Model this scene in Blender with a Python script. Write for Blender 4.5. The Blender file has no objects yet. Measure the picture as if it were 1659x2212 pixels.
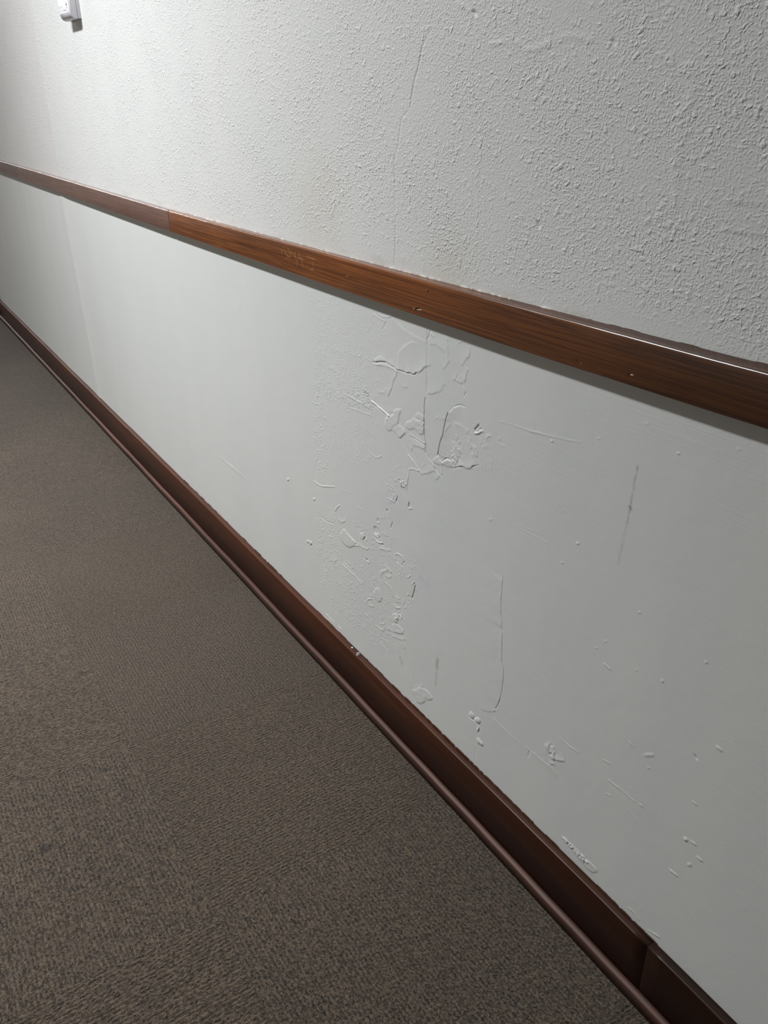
import bpy, bmesh, math, random
import numpy as np
from mathutils import Matrix, Vector

random.seed(7)
rng = np.random.default_rng(11)
sc = bpy.context.scene
COL = sc.collection

# ------------------------------------------------------------------ camera, light, exposure
CAM_D, CAM_H = 0.70, 1.160222
FOCAL_PX, IMG_W, IMG_H = 1748.09, 1659, 2212
cam_data = bpy.data.cameras.new('camera')
cam_data.sensor_fit = 'HORIZONTAL'
cam_data.sensor_width = 36.0
cam_data.lens = 36.0 * FOCAL_PX / IMG_W
cam_data.clip_start = 0.02
cam = bpy.data.objects.new('camera', cam_data)
COL.objects.link(cam)
AX = Vector((0.53823988, -0.37530383, 0.75461571))     # corridor axis in the camera's own axes
AY = Vector((0.84271931, 0.2513971, -0.47605006))      # into the wall
AZ = Vector((-0.01104479, 0.89215836, 0.45158773))     # up
cam.matrix_world = Matrix(((AX.x, AX.y, AX.z, 0.0), (AY.x, AY.y, AY.z, -CAM_D), (AZ.x, AZ.y, AZ.z, CAM_H), (0, 0, 0, 1)))
sc.camera = cam

sc.view_settings.view_transform = 'Standard'
sc.view_settings.look = 'None'
sc.view_settings.gamma = 1.0
sc.view_settings.use_curve_mapping = False
sc.view_settings.exposure = 0.0

world = bpy.data.worlds.new('world')
sc.world = world
world.use_nodes = True
world.node_tree.nodes['Background'].inputs[0].default_value = (0.8, 0.9, 1.0, 1)
world.node_tree.nodes['Background'].inputs[1].default_value = 0.0


def ceiling_lamp(name, x, y, power, sx, sy, color, spread=135):
    L = bpy.data.lights.new(name, 'AREA')
    L.shape = 'RECTANGLE'
    L.size, L.size_y = sx, sy
    L.energy = power
    L.color = color
    L.spread = math.radians(spread)
    o = bpy.data.objects.new(name, L)
    o.location = (x, y, 3.02)
    COL.objects.link(o)
    return o


ceiling_lamp('ceiling_lamp', -2.38, -1.36, 87.0, 1.1, 0.18, (0.962, 0.985, 1.0), 132)
ceiling_lamp('ceiling_lamp', -10.5, -1.36, 190.0, 4.0, 0.30, (0.97, 0.98, 1.0), 180)

# relief of the two wall surfaces: kind, size in mm, width in mm, points along the wall (x, z) in metres
# R ridge, G groove, S lifted paint edge (raised on the left of its travel), B blister, N rough spot, D dirt
LOW = [('G',0.45,0.8,[-0.9819,0.8571,-0.9819,0.8394,-0.9811,0.8241,-0.9815,0.8006,-0.9821,0.7806,-0.9805,0.7595]),
('G',1.1,0.9,[-0.9852,0.7478,-0.987,0.7318,-0.9864,0.7007,-0.9857,0.685,-0.9817,0.6714,-0.9818,0.6563]),
('G',0.4,0.8,[-0.9818,0.6563,-0.9776,0.6519,-0.9682,0.6482]),
('S',0.35,12,[-0.9852,0.7478,-0.987,0.7318,-0.9864,0.7007,-0.9857,0.685,-0.9817,0.6714,-0.9818,0.6563]),
('S',0.4,14,[-1.0083,0.829,-1.0209,0.8289,-1.0383,0.8204,-1.0549,0.8086,-1.0622,0.7987,-1.0635,0.7888,-1.0643,0.7789,-1.0673,0.7733]),
('S',0.85,10,[-1.1396,0.7684,-1.1288,0.7695,-1.1129,0.7755,-1.0974,0.7778,-1.0772,0.7757,-1.0673,0.7733,-1.0526,0.7749,-1.0358,0.775,-1.0287,0.7774,-1.0169,0.7773,-1.01,0.7822,-0.9987,0.787,-0.9876,0.7965,-0.981,0.8001,-0.9658,0.8051]),
('G',0.7,0.9,[-1.1396,0.7684,-1.1288,0.7695,-1.1129,0.7755,-1.0974,0.7778,-1.0772,0.7757,-1.0673,0.7733,-1.0526,0.7749,-1.0358,0.775,-1.0287,0.7774,-1.0169,0.7773,-1.01,0.7822]),
('R',0.5,2.0,[-1.1289,0.7666,-1.1001,0.7722,-1.0773,0.7722,-1.0649,0.7711]),
('B',0.5,2,[-1.1354,0.7715,-1.1206,0.7822,-1.1075,0.7846,-1.0986,0.7804,-1.1129,0.7755]),
('S',0.55,10,[-1.092,0.7195,-1.088,0.7242,-1.0789,0.7398,-1.075,0.7508,-1.0661,0.763,-1.0636,0.7707]),
('G',0.3,0.8,[-1.092,0.7195,-1.088,0.7242,-1.0789,0.7398,-1.075,0.7508,-1.0661,0.763,-1.0636,0.7707]),
('S',0.4,10,[-0.983,0.8381,-0.9995,0.8387,-1.0198,0.8402,-1.043,0.8439,-1.0667,0.8516,-1.08,0.857]),
('R',0.35,1,[-1.1369,0.8502,-1.1214,0.8476,-1.0999,0.8451]),
('R',0.35,1.2,[-1.1162,0.8534,-1.1036,0.8518,-1.0861,0.8555,-1.0812,0.8581]),
('G',0.35,0.8,[-1.0962,0.8444,-1.1091,0.8282]),
('G',0.5,0.9,[-0.9747,0.8561,-0.9767,0.8481,-0.9815,0.842]),
('R',0.4,1.2,[-0.9735,0.8519,-0.9649,0.8493]),
('S',0.5,10,[-0.9402,0.8043,-0.9342,0.8109,-0.9254,0.8219,-0.9275,0.8239,-0.9288,0.8411,-0.9316,0.8479,-0.9289,0.857]),
('S',0.45,9,[-0.9742,0.8347,-0.9603,0.8378,-0.9434,0.834,-0.937,0.8305]),
('S',0.55,8,[-0.8942,0.8208,-0.8915,0.8251,-0.8852,0.8334,-0.8788,0.8391,-0.8789,0.8559]),
('S',0.6,8,[-0.8881,0.7975,-0.8839,0.8098,-0.8806,0.8205]),
('S',0.55,7,[-0.917,0.7937,-0.908,0.7967,-0.8969,0.7958,-0.894,0.7984]),
('G',0.35,0.8,[-0.9035,0.8073,-0.9071,0.7988]),
('G',0.4,1,[-0.8929,0.795,-0.8888,0.7923]),
('G',0.5,1,[-0.8834,0.7849,-0.887,0.7788]),
('S',0.6,12,[-0.9801,0.7597,-0.9734,0.7581,-0.9624,0.7612,-0.9475,0.7693,-0.9393,0.7787,-0.9311,0.7861]),
('R',0.35,1.2,[-0.9038,0.8528,-0.8962,0.858,-0.8827,0.8574]),
('R',0.2,0.8,[-1.1104,0.8279,-1.1108,0.8112]),
('R',0.15,0.8,[-1.1813,0.7871,-1.183,0.7512]),
('R',0.2,0.8,[-1.0187,0.8398,-1.0186,0.83]),
('S',0.4,6,[-1.0502,0.7503,-1.0429,0.7495,-1.0309,0.7534]),
('S',0.4,6,[-1.1236,0.7196,-1.1063,0.7214,-1.101,0.7258]),
('R',0.25,1,[-1.1539,0.8182,-1.1442,0.8293]),
('R',0.25,1,[-1.1316,0.8095,-1.1201,0.8022]),
('R',0.2,1,[-1.2152,0.766,-1.1865,0.7667,-1.1807,0.7703]),
('R',0.25,1,[-1.1695,0.7707,-1.145,0.7678]),
('G',0.45,0.9,[-0.8855,0.7625,-0.8951,0.7623,-0.911,0.7551,-0.9158,0.7505,-0.9254,0.7403]),
('G',1.5,1.1,[-0.9254,0.7403,-0.9301,0.7292,-0.9345,0.7115,-0.9367,0.7009,-0.9425,0.6901,-0.9464,0.6753,-0.9487,0.6643]),
('S',0.8,14,[-0.8951,0.7623,-0.911,0.7551,-0.9158,0.7505,-0.9254,0.7403,-0.9301,0.7292,-0.9345,0.7115,-0.9367,0.7009,-0.9425,0.6901,-0.9464,0.6753,-0.9487,0.6643]),
('S',-0.7,6,[-0.945,0.6599,-0.936,0.658,-0.9301,0.6635,-0.9224,0.6673,-0.9138,0.6665]),
('G',0.7,1,[-0.936,0.658,-0.9301,0.6638,-0.9224,0.6673,-0.9138,0.6667]),
('B',0.6,1.6,[-0.961,0.6514,-0.9557,0.6573,-0.9477,0.6612,-0.9432,0.6583,-0.9351,0.6566,-0.9358,0.6518,-0.9482,0.6484,-0.9582,0.6483]),
('B',0.6,1.8,[-0.9352,0.6577,-0.9223,0.6651,-0.9137,0.6654,-0.9108,0.6574,-0.9236,0.6537,-0.9324,0.6536]),
('S',0.9,9,[-0.91,0.6588,-0.9048,0.6579,-0.8949,0.6632,-0.8852,0.6678,-0.8753,0.6687,-0.8674,0.6716,-0.8597,0.6771,-0.8474,0.6837]),
('G',0.5,0.9,[-0.9082,0.6578,-0.9048,0.6579,-0.8949,0.6632,-0.8852,0.6678]),
('G',0.5,0.9,[-0.8627,0.6749,-0.8597,0.6771,-0.8474,0.6837]),
('S',0.55,7,[-0.8513,0.6951,-0.8527,0.7041,-0.857,0.7101,-0.8681,0.7106,-0.868,0.7212]),
('N',1.2,7.5,[-0.9323,0.6979,-0.8699,0.7142,-0.8553,0.7085,-0.849,0.6831,-0.8706,0.6709,-0.9066,0.659,-0.919,0.6691,-0.9397,0.6618]),
('R',0.3,2,[-0.9294,0.712,-0.9262,0.7174,-0.9197,0.7249]),
('S',0.35,8,[-0.874,0.7297,-0.8853,0.7314,-0.8968,0.732,-0.91,0.7322]),
('R',0.3,1,[-0.9602,0.7199,-0.9491,0.7288]),
('S',0.3,6,[-0.9524,0.7234,-0.9351,0.7276,-0.92,0.7312]),
('B',0.8,2.6,[-1.1041,0.6698,-1.1007,0.6793,-1.0901,0.6862,-1.0775,0.6935,-1.0744,0.7004,-1.0632,0.7078,-1.0522,0.7087,-1.0572,0.6973,-1.0633,0.6801,-1.0778,0.6695,-1.082,0.6628,-1.0926,0.6588,-1.1,0.6613]),
('B',0.6,2.4,[-1.0799,0.6652,-1.0634,0.6789,-1.0403,0.6767,-1.0574,0.6568,-1.0676,0.662]),
('B',0.7,2,[-1.0373,0.6823,-1.0374,0.6905,-1.0315,0.6958,-1.0238,0.6993,-1.018,0.7057,-1.0123,0.7051,-0.9992,0.7069,-0.988,0.7058,-0.9867,0.6892,-0.9988,0.683,-1.014,0.6874,-1.0275,0.6819]),
('N',0.8,4,[-1.0373,0.6823,-1.0374,0.6905,-1.018,0.7045,-0.988,0.7058,-0.9867,0.6892,-1.014,0.6827]),
('B',0.55,1.8,[-1.0114,0.7111,-1.004,0.7179,-0.9919,0.7181,-0.9873,0.7162,-0.9881,0.7097,-1.0067,0.7074]),
('S',0.3,6,[-1.0962,0.6921,-1.0858,0.6952,-1.0795,0.6983,-1.0856,0.7054]),
('R',0.3,1,[-1.0452,0.7021,-1.0374,0.6963]),
('R',1.8,1.1,[-1.1444,0.6974,-1.1291,0.6945,-1.1162,0.6922,-1.1014,0.6894,-1.0899,0.6868]),
('G',0.4,1.0,[-1.1444,0.6956,-1.1314,0.692,-1.1185,0.6892,-1.091,0.6853]),
('R',0.3,0.8,[-1.1444,0.6974,-1.1462,0.6767]),
('R',0.6,1.0,[-1.2114,0.684,-1.1787,0.6833,-1.1605,0.683,-1.1471,0.6826]),
('R',0.5,1.0,[-1.2453,0.6835,-1.2114,0.684]),
('R',0.35,1.0,[-1.2198,0.6625,-1.1864,0.6666,-1.1475,0.6701]),
('R',0.4,1,[-1.3755,0.6302,-1.3516,0.6315]),
('R',0.75,1.2,[-1.3814,0.4542,-1.3638,0.4541,-1.3462,0.4563,-1.3199,0.4657,-1.2943,0.4745]),
('R',0.4,1.1,[-1.1592,0.5988,-1.1387,0.5948,-1.1274,0.5975,-1.115,0.6044]),
('R',0.5,1,[-1.0275,0.6737,-1.0158,0.674,-1.0005,0.672,-0.9836,0.6719]),
('G',0.4,1,[-1.0139,0.6723,-0.9986,0.6704,-0.9817,0.6708]),
('S',0.8,8,[-1.0176,0.6575,-1.0003,0.6604,-0.9834,0.661]),
('S',0.6,7,[-1.0574,0.6568,-1.0473,0.6655,-1.0383,0.6738]),
('S',0.5,8,[-1.0214,0.6449,-1.0186,0.6554,-1.0167,0.6678]),
('R',0.4,1,[-1.0594,0.6538,-1.0453,0.6434,-1.0312,0.6355]),
('R',0.9,1.1,[-1.0312,0.6355,-1.0213,0.6312,-1.0134,0.6274,-1.0026,0.6216,-0.992,0.6159]),
('R',0.8,1.1,[-0.9701,0.6487,-0.957,0.6406]),
('G',0.5,1,[-0.9552,0.6401,-0.9387,0.6323]),
('R',0.5,1,[-0.9534,0.6408,-0.9405,0.6328]),
('S',0.7,8,[-0.99,0.6154,-0.9751,0.6234,-0.9641,0.6298,-0.955,0.6326]),
('S',0.7,7,[-0.9546,0.6193,-0.9474,0.6243,-0.9422,0.6309]),
('S',0.5,7,[-0.9361,0.6344,-0.9358,0.6518]),
('R',0.3,1,[-0.9903,0.6285,-0.9857,0.6367]),
('R',0.5,1,[-1.037,0.5691,-1.032,0.5924,-1.0291,0.6095]),
('R',0.6,1.2,[-1.0291,0.6101,-1.0172,0.6157,-0.9997,0.6179]),
('S',0.7,12,[-1.03,0.5393,-1.029,0.55,-1.0341,0.5593,-1.0383,0.5729,-1.0342,0.5845,-1.0303,0.6046]),
('G',0.8,1,[-1.03,0.538,-1.028,0.5478]),
('R',0.5,1.5,[-1.0299,0.5361,-1.0198,0.541]),
('R',0.25,1,[-1.0787,0.5888,-1.0659,0.601,-1.0534,0.608]),
('G',1.4,1.2,[-0.8523,0.7449,-0.8558,0.7396,-0.8594,0.7359,-0.8585,0.7326]),
('R',1.0,1.4,[-0.8598,0.729,-0.8522,0.732,-0.8434,0.7384]),
('R',0.4,1,[-0.8526,0.7499,-0.8523,0.7449]),
('G',0.6,1,[-0.8481,0.74,-0.842,0.7399]),
('R',0.5,2,[-0.8324,0.7328,-0.8282,0.7362,-0.8239,0.7366]),
('N',2.6,2.6,[-1.061,0.5832,-1.0383,0.5905,-1.0342,0.577,-1.0506,0.5681,-1.0611,0.5717]),
('N',1.2,3,[-1.0975,0.5694,-1.0716,0.5779,-1.0696,0.5568,-1.0957,0.5466]),
('N',1.0,3.5,[-1.0957,0.544,-1.0591,0.552,-1.0592,0.5325,-1.0917,0.5204]),
('B',-0.9,0.9,[-1.1461,0.4477,-1.1388,0.453,-1.1306,0.4517,-1.1296,0.4436,-1.1416,0.4382]),
('R',0.9,1.4,[-1.144,0.4357,-1.1276,0.4303]),
('G',2,1.3,[-1.1371,0.431,-1.1359,0.4286]),
('G',0.8,1,[-1.1288,0.4312,-1.1263,0.438]),
('R',0.8,1.3,[-1.142,0.4251,-1.1302,0.4241,-1.116,0.4285]),
('G',1.5,1.3,[-1.1184,0.4248,-1.1149,0.4264]),
('B',0.9,1.6,[-1.1991,0.4095,-1.1886,0.4179,-1.1801,0.4136,-1.1842,0.4059,-1.1944,0.4027]),
('G',1.3,1.1,[-1.1842,0.4059,-1.1794,0.4125]),
('G',0.6,1,[-1.2061,0.4226,-1.2012,0.4174]),
('R',0.7,1.2,[-1.0729,0.4233,-1.0673,0.4294,-1.0531,0.4314,-1.0444,0.4258,-1.0487,0.416,-1.0641,0.4148,-1.0718,0.4196]),
('G',0.8,1,[-1.0697,0.4136,-1.0597,0.4142,-1.0509,0.4145,-1.0433,0.4243]),
('B',1.0,2.5,[-1.2764,0.3731,-1.2614,0.3929,-1.2416,0.3888,-1.2157,0.3839,-1.2297,0.3667,-1.2515,0.3581,-1.2704,0.3602]),
('R',0.32,1.2,[-1.2764,0.3731,-1.2614,0.3929,-1.2416,0.3888,-1.2157,0.3839,-1.1975,0.3885,-1.1724,0.3891]),
('R',0.6,1.5,[-1.2268,0.3711,-1.2029,0.383,-1.1749,0.3879,-1.1673,0.3945]),
('R',0.45,2,[-1.1257,0.4125,-1.0886,0.4264]),
('G',1,1,[-1.1324,0.4719,-1.1314,0.4661]),
('R',0.8,1.2,[-1.1326,0.4649,-1.1267,0.4667]),
('G',0.7,1,[-1.0811,0.4872,-1.0868,0.4738]),
('G',1.6,1.2,[-1.0997,0.505,-1.0991,0.5026]),
('G',0.7,1,[-1.0644,0.5447,-1.0698,0.532]),
('R',0.6,1.5,[-1.0938,0.5296,-1.0763,0.5307]),
('R',0.6,1.5,[-1.2948,0.422,-1.2843,0.434,-1.2756,0.4413]),
('S',0.7,6,[-1.2878,0.4051,-1.2701,0.4044,-1.2532,0.4155]),
('G',0.45,0.9,[-1.3584,0.3796,-1.3306,0.3804,-1.3044,0.3879]),
('G',1.5,1.2,[-1.3598,0.371,-1.3589,0.371]),
('R',0.5,1,[-1.3065,0.326,-1.2812,0.3252]),
('S',0.6,5,[-1.3269,0.2885,-1.3089,0.2956,-1.2937,0.307]),
('G',0.5,1,[-1.1885,0.3634,-1.1784,0.3637]),
('G',1.6,1.2,[-1.1746,0.3651,-1.1739,0.365]),
('R',0.6,1.2,[-1.1722,0.3637,-1.1673,0.3616]),
('S',0.35,6,[-1.1311,0.4753,-1.1149,0.4802,-1.1034,0.4885]),
('R',0.3,1,[-1.2037,0.4688,-1.1889,0.4678]),
('R',0.2,1,[-1.2703,0.4782,-1.2332,0.4856]),
('B',1,1,[-1.4177,0.2941,-1.4126,0.2973,-1.4134,0.2902,-1.4184,0.2879]),
('R',0.8,1.1,[-1.2764,0.306,-1.235,0.304,-1.2121,0.3019,-1.1952,0.2986]),
('R',0.4,1,[-1.27,0.3127,-1.2346,0.3111]),
('R',0.7,1.2,[-1.3571,0.1341,-1.3206,0.1335,-1.2884,0.1329]),
('G',0.4,1,[-1.3472,0.1319,-1.3077,0.1333]),
('B',0.9,3,[-1.151,0.3032,-1.1318,0.3233,-1.119,0.3102,-1.1246,0.2956,-1.138,0.29]),
('S',0.5,4,[-1.154,0.2949,-1.1461,0.289,-1.1353,0.2889,-1.1232,0.2963]),
('S',0.8,5,[-1.1097,0.3846,-1.0997,0.3801,-1.0848,0.3781]),
('S',0.8,5,[-1.1076,0.3618,-1.095,0.3634,-1.0849,0.3718]),
('R',0.5,3,[-1.1244,0.3565,-1.1204,0.3634,-1.0998,0.3785]),
('R',0.5,2.5,[-1.1079,0.3472,-1.0877,0.3432,-1.0804,0.331]),
('S',0.8,5,[-1.0729,0.3334,-1.0667,0.3311,-1.0557,0.3363]),
('R',0.6,2,[-1.0705,0.3266,-1.0582,0.3301]),
('R',0.6,2,[-1.0756,0.3125,-1.0706,0.3103,-1.0582,0.3172]),
('G',1.3,1.1,[-1.0112,0.3957,-1.0088,0.3908,-1.0132,0.3732,-1.0189,0.3593]),
('R',0.5,1.3,[-1.018,0.3914,-1.0248,0.3748,-1.0318,0.3586]),
('G',0.5,1,[-1.0203,0.3864,-1.0283,0.3652]),
('R',0.6,1.2,[-1.0157,0.3933,-1.0112,0.3972]),
('N',1.6,4,[-1.0757,0.296,-1.046,0.3127,-1.0436,0.2979,-1.0559,0.2793,-1.0759,0.2727]),
('B',0.8,2.4,[-1.0834,0.2851,-1.0732,0.2974,-1.0633,0.2932,-1.0658,0.2785,-1.0785,0.2729]),
('B',0.7,2.4,[-1.0836,0.2649,-1.0633,0.2766,-1.046,0.2685,-1.051,0.2614,-1.0787,0.2509]),
('S',0.6,6,[-1.1073,0.2426,-1.0787,0.2492,-1.051,0.2614]),
('R',0.5,1.2,[-1.051,0.2623,-1.046,0.2751]),
('S',0.6,6,[-1.0866,0.2343,-1.0661,0.2423,-1.051,0.2472,-1.0362,0.2578]),
('S',0.35,9,[-1.1295,0.2034,-1.1237,0.2191,-1.1099,0.2411]),
('S',0.5,8,[-1.0362,0.2384,-1.0436,0.245,-1.051,0.248]),
('S',0.8,4,[-1.1716,0.2605,-1.1577,0.2638,-1.1521,0.2686]),
('R',0.5,1.5,[-1.1828,0.2604,-1.1711,0.2754,-1.1571,0.283]),
('N',1.4,3,[-1.1735,0.2844,-1.1513,0.2929,-1.1489,0.284,-1.1712,0.2719]),
('R',0.4,1.2,[-1.1868,0.2319,-1.1479,0.2277,-1.1208,0.2295]),
('G',0.3,1,[-1.1786,0.2259,-1.1424,0.2291]),
('R',0.25,1,[-1.2409,0.2015,-1.1855,0.1951,-1.1376,0.2038]),
('R',0.3,1,[-1.328,0.1639,-1.299,0.1631]),
('G',1.5,1.2,[-1.1759,0.3644,-1.1742,0.364]),
('R',0.7,1.2,[-1.1705,0.3629,-1.1665,0.3616]),
('R',0.5,1.2,[-1.1286,0.2406,-1.1178,0.246,-1.1124,0.2508]),
('R',0.6,1.2,[-1.0366,0.3963,-1.0296,0.3984,-1.0227,0.4064]),
('R',0.3,1,[-1.0531,0.4094,-1.0366,0.4039]),
('R',0.3,1.4,[-1.3053,0.2488,-1.2619,0.2515]),
('N',0.55,3,[-1.3028,0.2806,-1.2656,0.2887,-1.213,0.2824,-1.1765,0.2794,-1.2031,0.2511,-1.2622,0.2478,-1.3054,0.2469,-1.3334,0.2545]),
('N',0.7,3,[-1.3412,0.2761,-1.2884,0.3089,-1.2831,0.2975,-1.3328,0.2621]),
('N',0.3,3,[-1.3538,0.8371,-1.1016,0.8553,-1.12,0.6763,-1.154,0.5773,-1.2219,0.5434,-1.3542,0.5055,-1.3537,0.7001]),
('N',0.5,2.4,[-1.3296,0.7554,-1.1033,0.7707,-1.1196,0.6933,-1.1983,0.6703,-1.3392,0.6575]),
('N',1.0,2,[-1.2556,0.6895,-1.1643,0.7184,-1.1501,0.6843,-1.2401,0.667]),
('N',0.65,3,[-1.3567,0.6715,-1.2733,0.6847,-1.3052,0.513,-1.3718,0.4888]),
('N',0.42,4,[-1.3687,0.3992,-1.2277,0.4425,-1.0048,0.4553,-1.0331,0.3136,-1.1326,0.1791,-1.3035,0.1607,-1.3828,0.2147]),
('N',0.7,3,[-1.3793,0.356,-1.3059,0.388,-1.318,0.2362,-1.3841,0.202]),
('N',0.3,2.5,[-1.2332,0.3459,-1.08,0.3186,-1.0328,0.2189,-1.115,0.1899,-1.3016,0.1858]),
('N',0.4,5,[-0.8772,0.7391,-0.794,0.7411,-0.8049,0.6916,-0.8625,0.678]),
('S',0.55,30,[-0.7772,0.2755,-0.7705,0.29,-0.7655,0.3111,-0.7625,0.3444,-0.7635,0.3667,-0.7683,0.3788,-0.7707,0.4072,-0.7713,0.4362]),
('G',0.35,1,[-0.7772,0.2755,-0.7705,0.29,-0.7655,0.3111,-0.7625,0.3444,-0.7635,0.3667,-0.7683,0.3788,-0.7707,0.4072,-0.7713,0.4362]),
('S',0.5,30,[-0.7726,0.4352,-0.779,0.4801,-0.778,0.5252]),
('G',0.3,1,[-0.7726,0.4352,-0.779,0.4801,-0.778,0.5252]),
('S',0.35,12,[-0.812,0.2515,-0.7979,0.2561,-0.7844,0.2647,-0.7753,0.2761]),
('R',0.5,1.5,[-0.7817,0.2691,-0.7772,0.2748]),
('B',0.9,2.6,[-1.0139,0.1542,-0.9996,0.1668,-0.9843,0.1799,-0.9791,0.1724,-0.9712,0.1593,-0.9836,0.1412,-0.9992,0.134,-1.0072,0.1436]),
('B',0.8,2.2,[-0.9792,0.1797,-0.9692,0.1847,-0.9492,0.1802,-0.9588,0.1671,-0.9713,0.163]),
('S',0.5,5,[-1.0127,0.1607,-0.997,0.1685,-0.9794,0.187]),
('S',0.3,8,[-1.0893,0.1748,-1.0948,0.1885,-1.1033,0.1918,-1.1293,0.194]),
('G',0.4,1,[-1.0907,0.1778,-1.0962,0.1895]),
('S',0.2,10,[-1.0153,0.1589,-1.013,0.1941,-1.0211,0.2237]),
('B',1.4,3.0,[-0.8437,0.2156,-0.8374,0.2275,-0.8292,0.2252,-0.8321,0.2157,-0.8389,0.2144]),
('B',1.4,3,[-0.8288,0.2181,-0.8192,0.2288,-0.8122,0.2266,-0.8139,0.218,-0.825,0.2135]),
('G',0.7,1,[-0.8435,0.2129,-0.8296,0.2138,-0.8136,0.2128,-0.8159,0.1971]),
('R',0.8,2,[-0.8184,0.1999,-0.8155,0.2076]),
('B',1.4,3.0,[-0.8184,0.1755,-0.8159,0.1859,-0.8083,0.1852,-0.8025,0.184,-0.8032,0.177,-0.8109,0.1738]),
('S',-0.3,10,[-0.7836,0.2565,-0.7536,0.2539,-0.733,0.2536,-0.709,0.2547]),
('S',-0.4,8,[-0.6932,0.2532,-0.6746,0.2593,-0.6504,0.2601,-0.6281,0.2564]),
('G',0.4,1,[-0.6745,0.2586,-0.6504,0.2601]),
('G',0.4,1.2,[-0.6919,0.2508,-0.6938,0.2406]),
('R',0.6,1.4,[-0.7002,0.2555,-0.6952,0.2542]),
('N',1.6,6,[-0.6603,0.2824,-0.65,0.3037,-0.6275,0.3082,-0.6185,0.2925,-0.6351,0.2692,-0.656,0.2606]),
('S',0.9,5,[-0.6487,0.2614,-0.6361,0.27]),
('S',1.1,6,[-0.6422,0.2759,-0.633,0.2817,-0.6183,0.291]),
('R',0.4,2,[-0.6586,0.2754,-0.6575,0.2896,-0.6515,0.3009]),
('R',0.4,1,[-0.6331,0.3248,-0.6139,0.3237,-0.5972,0.3256]),
('G',0.25,0.8,[-0.8203,0.1588,-0.8212,0.1351]),
('R',0.5,1,[-0.5363,0.3232,-0.5245,0.3226,-0.5108,0.3236,-0.4904,0.3226]),
('R',0.5,1.3,[-0.482,0.3254,-0.4777,0.3257]),
('R',0.5,1.2,[-0.5486,0.3497,-0.5405,0.3504]),
('R',0.25,1,[-0.4958,0.3012,-0.4812,0.2942]),
('B',0.7,3,[-0.4901,0.4045,-0.4861,0.412,-0.477,0.4193,-0.4744,0.4166,-0.4832,0.4074]),
('G',0.6,1.4,[-0.4196,0.4597,-0.4173,0.4574]),
('B',1.2,1.6,[-0.4121,0.3299,-0.4087,0.3331,-0.4063,0.3308,-0.4095,0.3267]),
('R',0.7,1.6,[-0.401,0.3337,-0.3954,0.3346]),
('R',0.9,1.6,[-0.3875,0.3186,-0.3835,0.318]),
('B',1.0,2,[-0.3994,0.295,-0.3947,0.301,-0.3939,0.2971,-0.398,0.2929]),
('R',1.0,1.6,[-0.4197,0.2626,-0.4105,0.2631]),
('B',0.9,1.5,[-0.4817,0.3926,-0.4788,0.3939,-0.4793,0.3908]),
('R',0.6,2,[-0.3943,0.4926,-0.3908,0.4924]),
('R',0.5,1.4,[-0.5136,0.4092,-0.5093,0.407]),
('R',0.4,1.4,[-0.537,0.2962,-0.5303,0.2995]),
('R',0.5,1.4,[-0.4099,0.3938,-0.4059,0.393]),
('B',0.7,1.6,[-0.6059,0.1474,-0.5828,0.1503,-0.5585,0.1494,-0.5323,0.1485,-0.543,0.1326,-0.5672,0.1352,-0.587,0.1406]),
('N',3.0,4,[-0.6059,0.1474,-0.5828,0.1503,-0.5585,0.1494,-0.5323,0.1485,-0.543,0.1326,-0.5672,0.1352,-0.587,0.1406]),
('R',0.6,1.5,[-0.4686,0.1346,-0.4582,0.1335,-0.451,0.1309]),
('R',0.5,1.5,[-0.4324,0.1288,-0.4157,0.1347]),
('B',0.8,1.6,[-0.7054,0.7699,-0.7021,0.7712,-0.7015,0.7684,-0.7047,0.7673]),
('B',0.8,1.6,[-0.6419,0.6485,-0.6388,0.6502,-0.6381,0.6472,-0.6412,0.6458]),
('B',0.8,1.6,[-0.5139,0.8189,-0.5116,0.8199,-0.5109,0.8176,-0.5132,0.8168]),
('B',0.8,1.6,[-0.5314,0.6035,-0.5288,0.6052,-0.528,0.6024,-0.5306,0.6009]),
('B',0.8,1.6,[-0.4831,0.531,-0.4807,0.5329,-0.4799,0.5301,-0.4824,0.5284]),
('B',0.8,1.6,[-0.4326,0.5915,-0.4305,0.5931,-0.4297,0.5905,-0.4319,0.5891]),
('B',0.4,2,[-0.5772,0.5336,-0.5731,0.5363,-0.5729,0.5329,-0.5764,0.5308]),
('B',0.4,2,[-0.5906,0.5142,-0.5864,0.5171,-0.5862,0.5136,-0.5899,0.5114]),
('B',0.4,2,[-0.5226,0.5215,-0.5188,0.5242,-0.5186,0.5209,-0.5218,0.5188]),
('B',0.4,2,[-0.8175,0.6079,-0.8118,0.6107,-0.8119,0.607,-0.8169,0.6048]),
('B',0.4,2,[-0.6275,0.7992,-0.6235,0.8007,-0.6234,0.7979,-0.6268,0.7968]),
('B',0.4,2,[-0.561,0.8387,-0.5576,0.84,-0.5574,0.8375,-0.5604,0.8365]),
('B',0.4,2,[-0.4447,0.8468,-0.442,0.8479,-0.4417,0.8457,-0.4441,0.8448]),
('B',0.4,2,[-0.6663,0.6076,-0.6617,0.6101,-0.6616,0.6067,-0.6656,0.6048]),
('R',0.6,1.4,[-0.5713,0.4988,-0.5614,0.4972]),
('R',0.16,1,[-0.7573,0.768,-0.6538,0.784]),
('R',0.16,1,[-0.7464,0.7689,-0.6661,0.7811]),
('R',0.16,1,[-0.7622,0.6214,-0.6941,0.6229]),
('R',0.16,1,[-0.7547,0.6261,-0.7096,0.6302]),
('R',0.16,1,[-0.8064,0.7646,-0.7255,0.773]),
('B',1.0,1.3,[-1.3905,0.4113,-1.3819,0.4148,-1.3823,0.4103,-1.391,0.4067]),
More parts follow.
